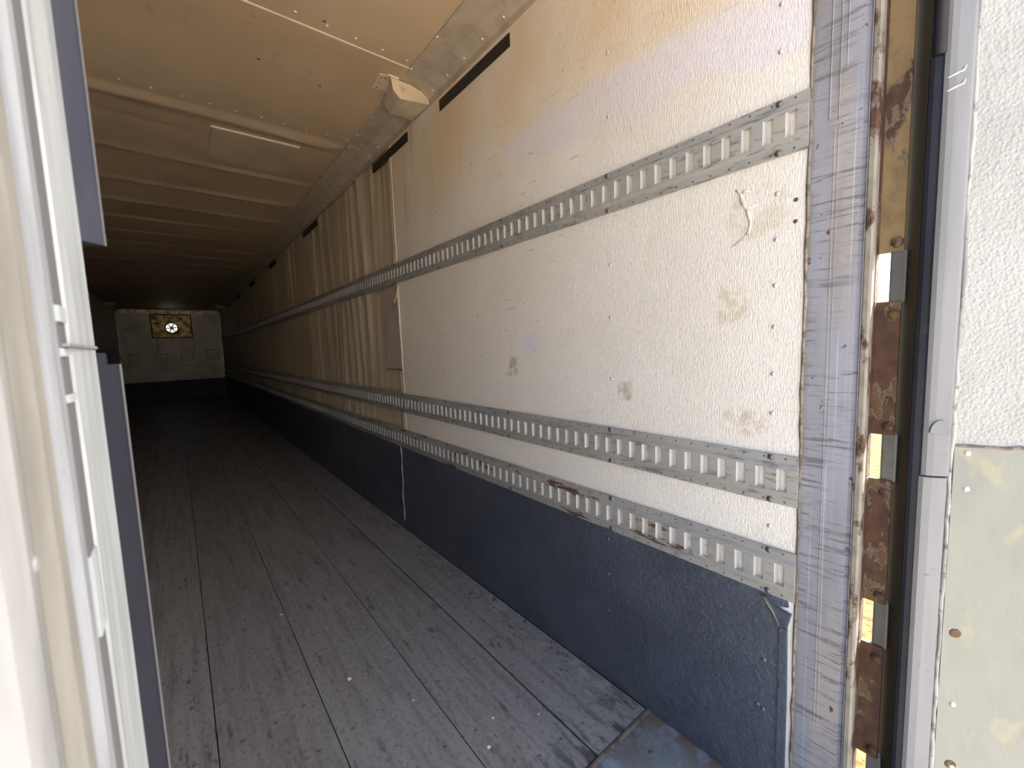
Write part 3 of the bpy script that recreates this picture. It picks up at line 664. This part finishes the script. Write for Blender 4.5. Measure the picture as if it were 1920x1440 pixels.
# ------------------------------------------------------------------ right door, swung open about 120 degrees
P0 = Vector((1.245, .150, 0)); dv = Vector((.505, -.863, 0)).normalized(); tv = Vector((dv.y*-1, dv.x, 0))
L = lambda s_, n_, z: tuple(P0 + dv*s_ + tv*n_ + Vector((0, 0, z)))
def lbox(s0, s1, n0, n1, z0, z1): return MB().box(s0, s1, n0, n1, z0, z1, tr=L)
dr = empty('door_2', tuple(P0)); tag(dr, 'open right trailer door with stippled white liner and grey edge trim', 'door', kind='structure')
DZ0, DZ1 = -.03, 2.74
build(lbox(-.010, 1.20, .001, .072, DZ0, DZ1), 'door_core', M['outer'], dr)
build(lbox(-.016, -.0095, -.002, .075, DZ0, DZ1), 'hinge_stile', M['olive'], dr)
tp = [(.006, .001), (.006, -.008), (.012, -.013), (.022, -.0145), (.046, -.012), (.0535, -.006), (.0535, .001)]
build(MB().prism(tp, 1.0, DZ1, lambda a, b, t: L(a, b, t)), 'edge_trim', M['alu'], dr)
tp2 = [(.0015, .001), (.0015, -.010), (.007, -.016), (.020, -.018), (.044, -.015), (.0505, -.007), (.0505, .001)]
build(MB().prism(tp2, DZ0, .9965, lambda a, b, t: L(a, b, t)), 'edge_trim', M['alu'], dr)
pts = [L(.0565+random.uniform(-.0015, .0015), -.003, z) for z in frange(DZ0, DZ1, .03)]
build(MB().tube(pts, [random.uniform(.003, .0055) for _ in pts], 5), 'trim_sealant', mat_plain('pale_grimy_sealant', (.33, .31, .295), .8, 0, .3, 60, .5, (.13, .12, .13), 30, (.52, .62), .85), dr, smooth=True)
build(lbox(.057, 1.16, -.0045, .0005, 1.06, DZ1-.02), 'liner_panel', M['dpan'], dr)
build(lbox(.060, 1.16, -.0065, .0005, DZ0+.02, 1.064), 'lower_sheet', M['dlow'], dr)
pts = [L(s_, -.0055, 1.0655+random.uniform(-.0025, .0025)) for s_ in frange(.062, 1.16, .02)]
build(MB().tube(pts, [random.uniform(.002, .0042) for _ in pts], 5), 'sheet_sealant', M['seal'], dr, smooth=True)
drv = Stud('rivet', M['rivet'], .0062, .0035, tuple(-tv))
for (s_, z) in ((.081, 1.051), (.083, .974), (.30, 1.05), (.55, 1.05), (.085, .48), (.09, .33)): drv.put(L(s_, -.0065, z), dr)
for (s_, z) in ((.081, .648), (.088, .334)):
    build(MB().dome(L(s_, -.0064, z), .011, .0025, tuple(-tv), 9), 'rusted_rivet', M['rust'], dr)
hdm = [(.006+.0 , 0)]
half = [(.030+.0175*math.cos(t), 1.094+.028*math.sin(t)) for t in frange(0, math.pi, .3)]
build(MB().prism(half, -.0185, -.012, lambda a, b, t: L(a, t, b)), 'half_round_tab', M['alu'], dr, bevel=.001)
sm = mat_plain('paint_scratch_white', (.80, .80, .82), .6)
for z in (1.812, 1.787):
    build(MB().tube([L(.010, -.0125, z-.004), L(.022, -.0155, z), L(.033, -.0148, z+.004), L(.036, -.0145, z+.012)], [.001, .0018, .0018, .0008], 5), 'scratch_mark', sm, dr)
gp = [(-.0155, .000), (-.0155, -.006), (-.010, -.010), (.000, -.010), (.0055, -.006), (.0055, .0005)]
build(MB().prism(gp, DZ0, 1.853, lambda a, b, t: L(a, b, t)), 'door_seal', M['rubber'], dr)
build(MB().prism([(a, b+.004) for a, b in gp[:]], 1.853, DZ1, lambda a, b, t: L(a, b, t)), 'seal_backing', M['rubber'], dr)
build(MB().tube([L(-.0035, -.0105, 1.857), L(-.0035, -.0105, DZ1)], .0095, 14), 'bulb_seal', mat_plain('slate_bulb_rubber', (.026, .028, .038), .5, spec=.2), dr, smooth=True)

# ------------------------------------------------------------------ left door, closed, seen edge-on
dl = empty('door_1', (-.6, .15, 0)); tag(dl, 'closed left trailer door seen edge-on, white skin and grooved aluminium edge', 'door', kind='structure')
E_ = -.021; XL = LW-.04
sk = [(XL, .096), (-.034, .096), (-.0285, .0972), (-.0245, .1005), (-.0225, .105), (-.0225, .1085), (-.05, .1085), (XL, .1085)]
zp = lambda a, b, t: (a, b, t)
build(MB().prism(sk, DZ0, DZ1, zp), 'outer_skin', M['skin'], dl)
build(MB().box(-.05, -.0229, .1084, .1110, DZ0, DZ1), 'skin_joint', mat_plain('skin_joint_shade', (.115, .11, .10), .8, 0, .3, spec=.1), dl)  # dark colour stands in for the shade inside the narrow skin groove
iv = [(-.05, .1110), (-.0245, .1110), (-.0235, .1130), (-.0225, .1155), (-.0213, .118), (-.0208, .122), (-.0216, .1258), (-.05, .1258)]
build(MB().prism(iv, DZ0, DZ1, zp), 'edge_channel', M['alu_ivory'], dl)
ra = [(-.05, .1259), (-.0208, .1259), (-.0200, .1295), (-.0203, .137), (-.0222, .149), (-.05, .149)]
build(MB().prism(ra, DZ0, DZ1, zp), 'edge_rib', mat_alu('door_rib_aluminium', (.28, .30, .335), .45, .3, k=9), dl)
build(MB().box(-.05, -.0217, .1489, .1570, DZ0, DZ1), 'edge_groove', mat_plain('groove_shade', (.10, .102, .112), .7, 0, .3, spec=.15, stretch=(1, 1, .2)), dl)  # flush strip, coloured dark to give the groove its shade
fp = [(-.05, .1569), (-.0222, .1569), (-.0212, .159), (-.0208, .196), (-.0222, .1984), (-.05, .1984)]
build(MB().prism(fp, DZ0, 1.3158, zp), 'edge_flange', M['alu_blue'], dl); build(MB().prism(fp, 1.3168, DZ1, zp), 'edge_flange', M['alu_blue'], dl)
build(MB().box(-.05, -.0203, .1495, .1975, 1.3159, 1.3167), 'joint_strip', M['alu'], dl)
for (z0, z1) in ((1.322, 1.326), (1.3135, 1.3155), (1.302, 1.304), (1.2405, 1.262)):
    build(MB().box(-.05, -.0212, .1485, .1572, z0, z1), 'groove_tab', M['alu_blue'], dl)
build(MB().dome((-.0228, .1085, 1.277), .0018, .0009, (1, 0, 0), 8), 'skin_dimple', M['skin'], dl)
build(MB().box(XL, -.049, .1087, .1984, DZ0, DZ1), 'door_core', M['outer'], dl)
gu = [(-.07, .1985), (-.0228, .1985), (-.0196, .2015), (-.0168, .2045), (-.0160, .2062), (-.0170, .2075), (-.07, .2075)]
build(MB().prism(gu, 1.352, DZ1, zp), 'upper_seal', mat_plain('slate_rubber_seal', (.028, .030, .043), .5, 0, .25, dark=(.07, .072, .09), dsc=20, dthr=(.55, .75), damt=.6, stretch=(1, 1, .2), spec=.12), dl)
build(MB().prism(gu, DZ0, 1.3105, zp), 'lower_seal', M['rubber'], dl)
build(MB().prism([(-.07, .1985), (-.0226, .1985), (-.0192, .202), (-.0192, .2072), (-.07, .2072)], 1.3105, 1.3145, zp), 'seal_stub', M['rubber'], dl)
for (z0, z1) in ((1.352, DZ1), (DZ0, 1.3105)):
    build(MB().tube([(-.0162, .2063, z0), (-.0162, .2063, z1)], .0006, 6), 'seal_lip', M['rubber_pale'], dl)

# ------------------------------------------------------------------ small loose things
def lump(name, label, cat, loc, r, mat, group=None, flat=.5):
    bm = bmesh.new(); bmesh.ops.create_icosphere(bm, subdivisions=1, radius=r)
    for v in bm.verts: v.co *= random.uniform(.7, 1.2); v.co.z *= flat
    zmin = min(v.co.z for v in bm.verts)
    for v in bm.verts: v.co.z -= zmin
    me = bpy.data.meshes.new(name); bm.to_mesh(me); bm.free(); me.materials.append(mat)
    o = bpy.data.objects.new(name, me); COL.objects.link(o); o.location = loc; o.rotation_euler.z = random.uniform(0, 6); tag(o, label, cat, group); return o
for q, r_, lb in (((.429, 1.646), .009, 'largest white chip lying on the dark floor boards'), ((.689, 1.051), .007, 'white chip on the floor nearest the bottom edge of the view'),
              ((.581, 1.385), .005, 'small white chip on the second board from the wall side'), ((.762, 1.13), .005, 'small white chip beside the long dark crack in the boards'), ((.895, 1.036), .0045, 'tiny cream chip near the threshold bar'), ((.30, 2.3), .007, 'pale chip farther in on the dark boards')):
    lump('gravel_chip', lb, 'chip', (q[0], q[1], 0), r_, M['chip'], 'white chips on the floor')
lf = MB(); c0 = Vector((1.119, 1.781, .002)); n_ = 11
lf.v = [tuple(c0+Vector((0, 0, .006)))] + [tuple(c0+Vector((math.cos(2*math.pi*i/n_)*(.022 if i % 2 else .034), math.sin(2*math.pi*i/n_)*(.024 if i % 2 else .036), .004*(i % 3)))) for i in range(n_)]
lf.f = [(0, 1+i, 1+(i+1) % n_) for i in range(n_)]
o = build(lf, 'dry_leaf', M['leaf'], recalc=True); so = o.modifiers.new('solid', 'SOLIDIFY'); so.thickness = .0012; tag(o, 'crumpled grey dry leaf on the floor beside the navy scuff liner', 'leaf')
st = MB().tube([(D-.010, 2.706, 1.72), (D-.012, 2.708, 1.69), (D-.014, 2.735, 1.655), (D-.013, 2.765, 1.630), (D-.012, 2.775, 1.605), (D-.010, 2.80, 1.60)], [.003, .005, .004, .005, .004, .002], 5)
st.tube([(D-.012, 2.708, 1.69), (D-.010, 2.703, 1.60), (D-.009, 2.708, 1.50), (D-.009, 2.700, 1.38), (D-.009, 2.706, 1.27)], [.004, .006, .005, .006, .002], 5)
tag(build(st, 'frayed_string', M['string'], smooth=True), 'frayed cream string hanging down the panel seam below the upper rail', 'string')
sk_ = MB().prism([(2.640, .905), (2.675, .900), (2.690, .945), (2.668, .965), (2.650, .940)], D-.0185, D-.0172, lambda a, b, t: (t, a, b))
tag(build(sk_, 'foil_scrap', M['label']), 'shiny scrap of foil stuck on the middle cargo rail by the panel seam', 'foil')
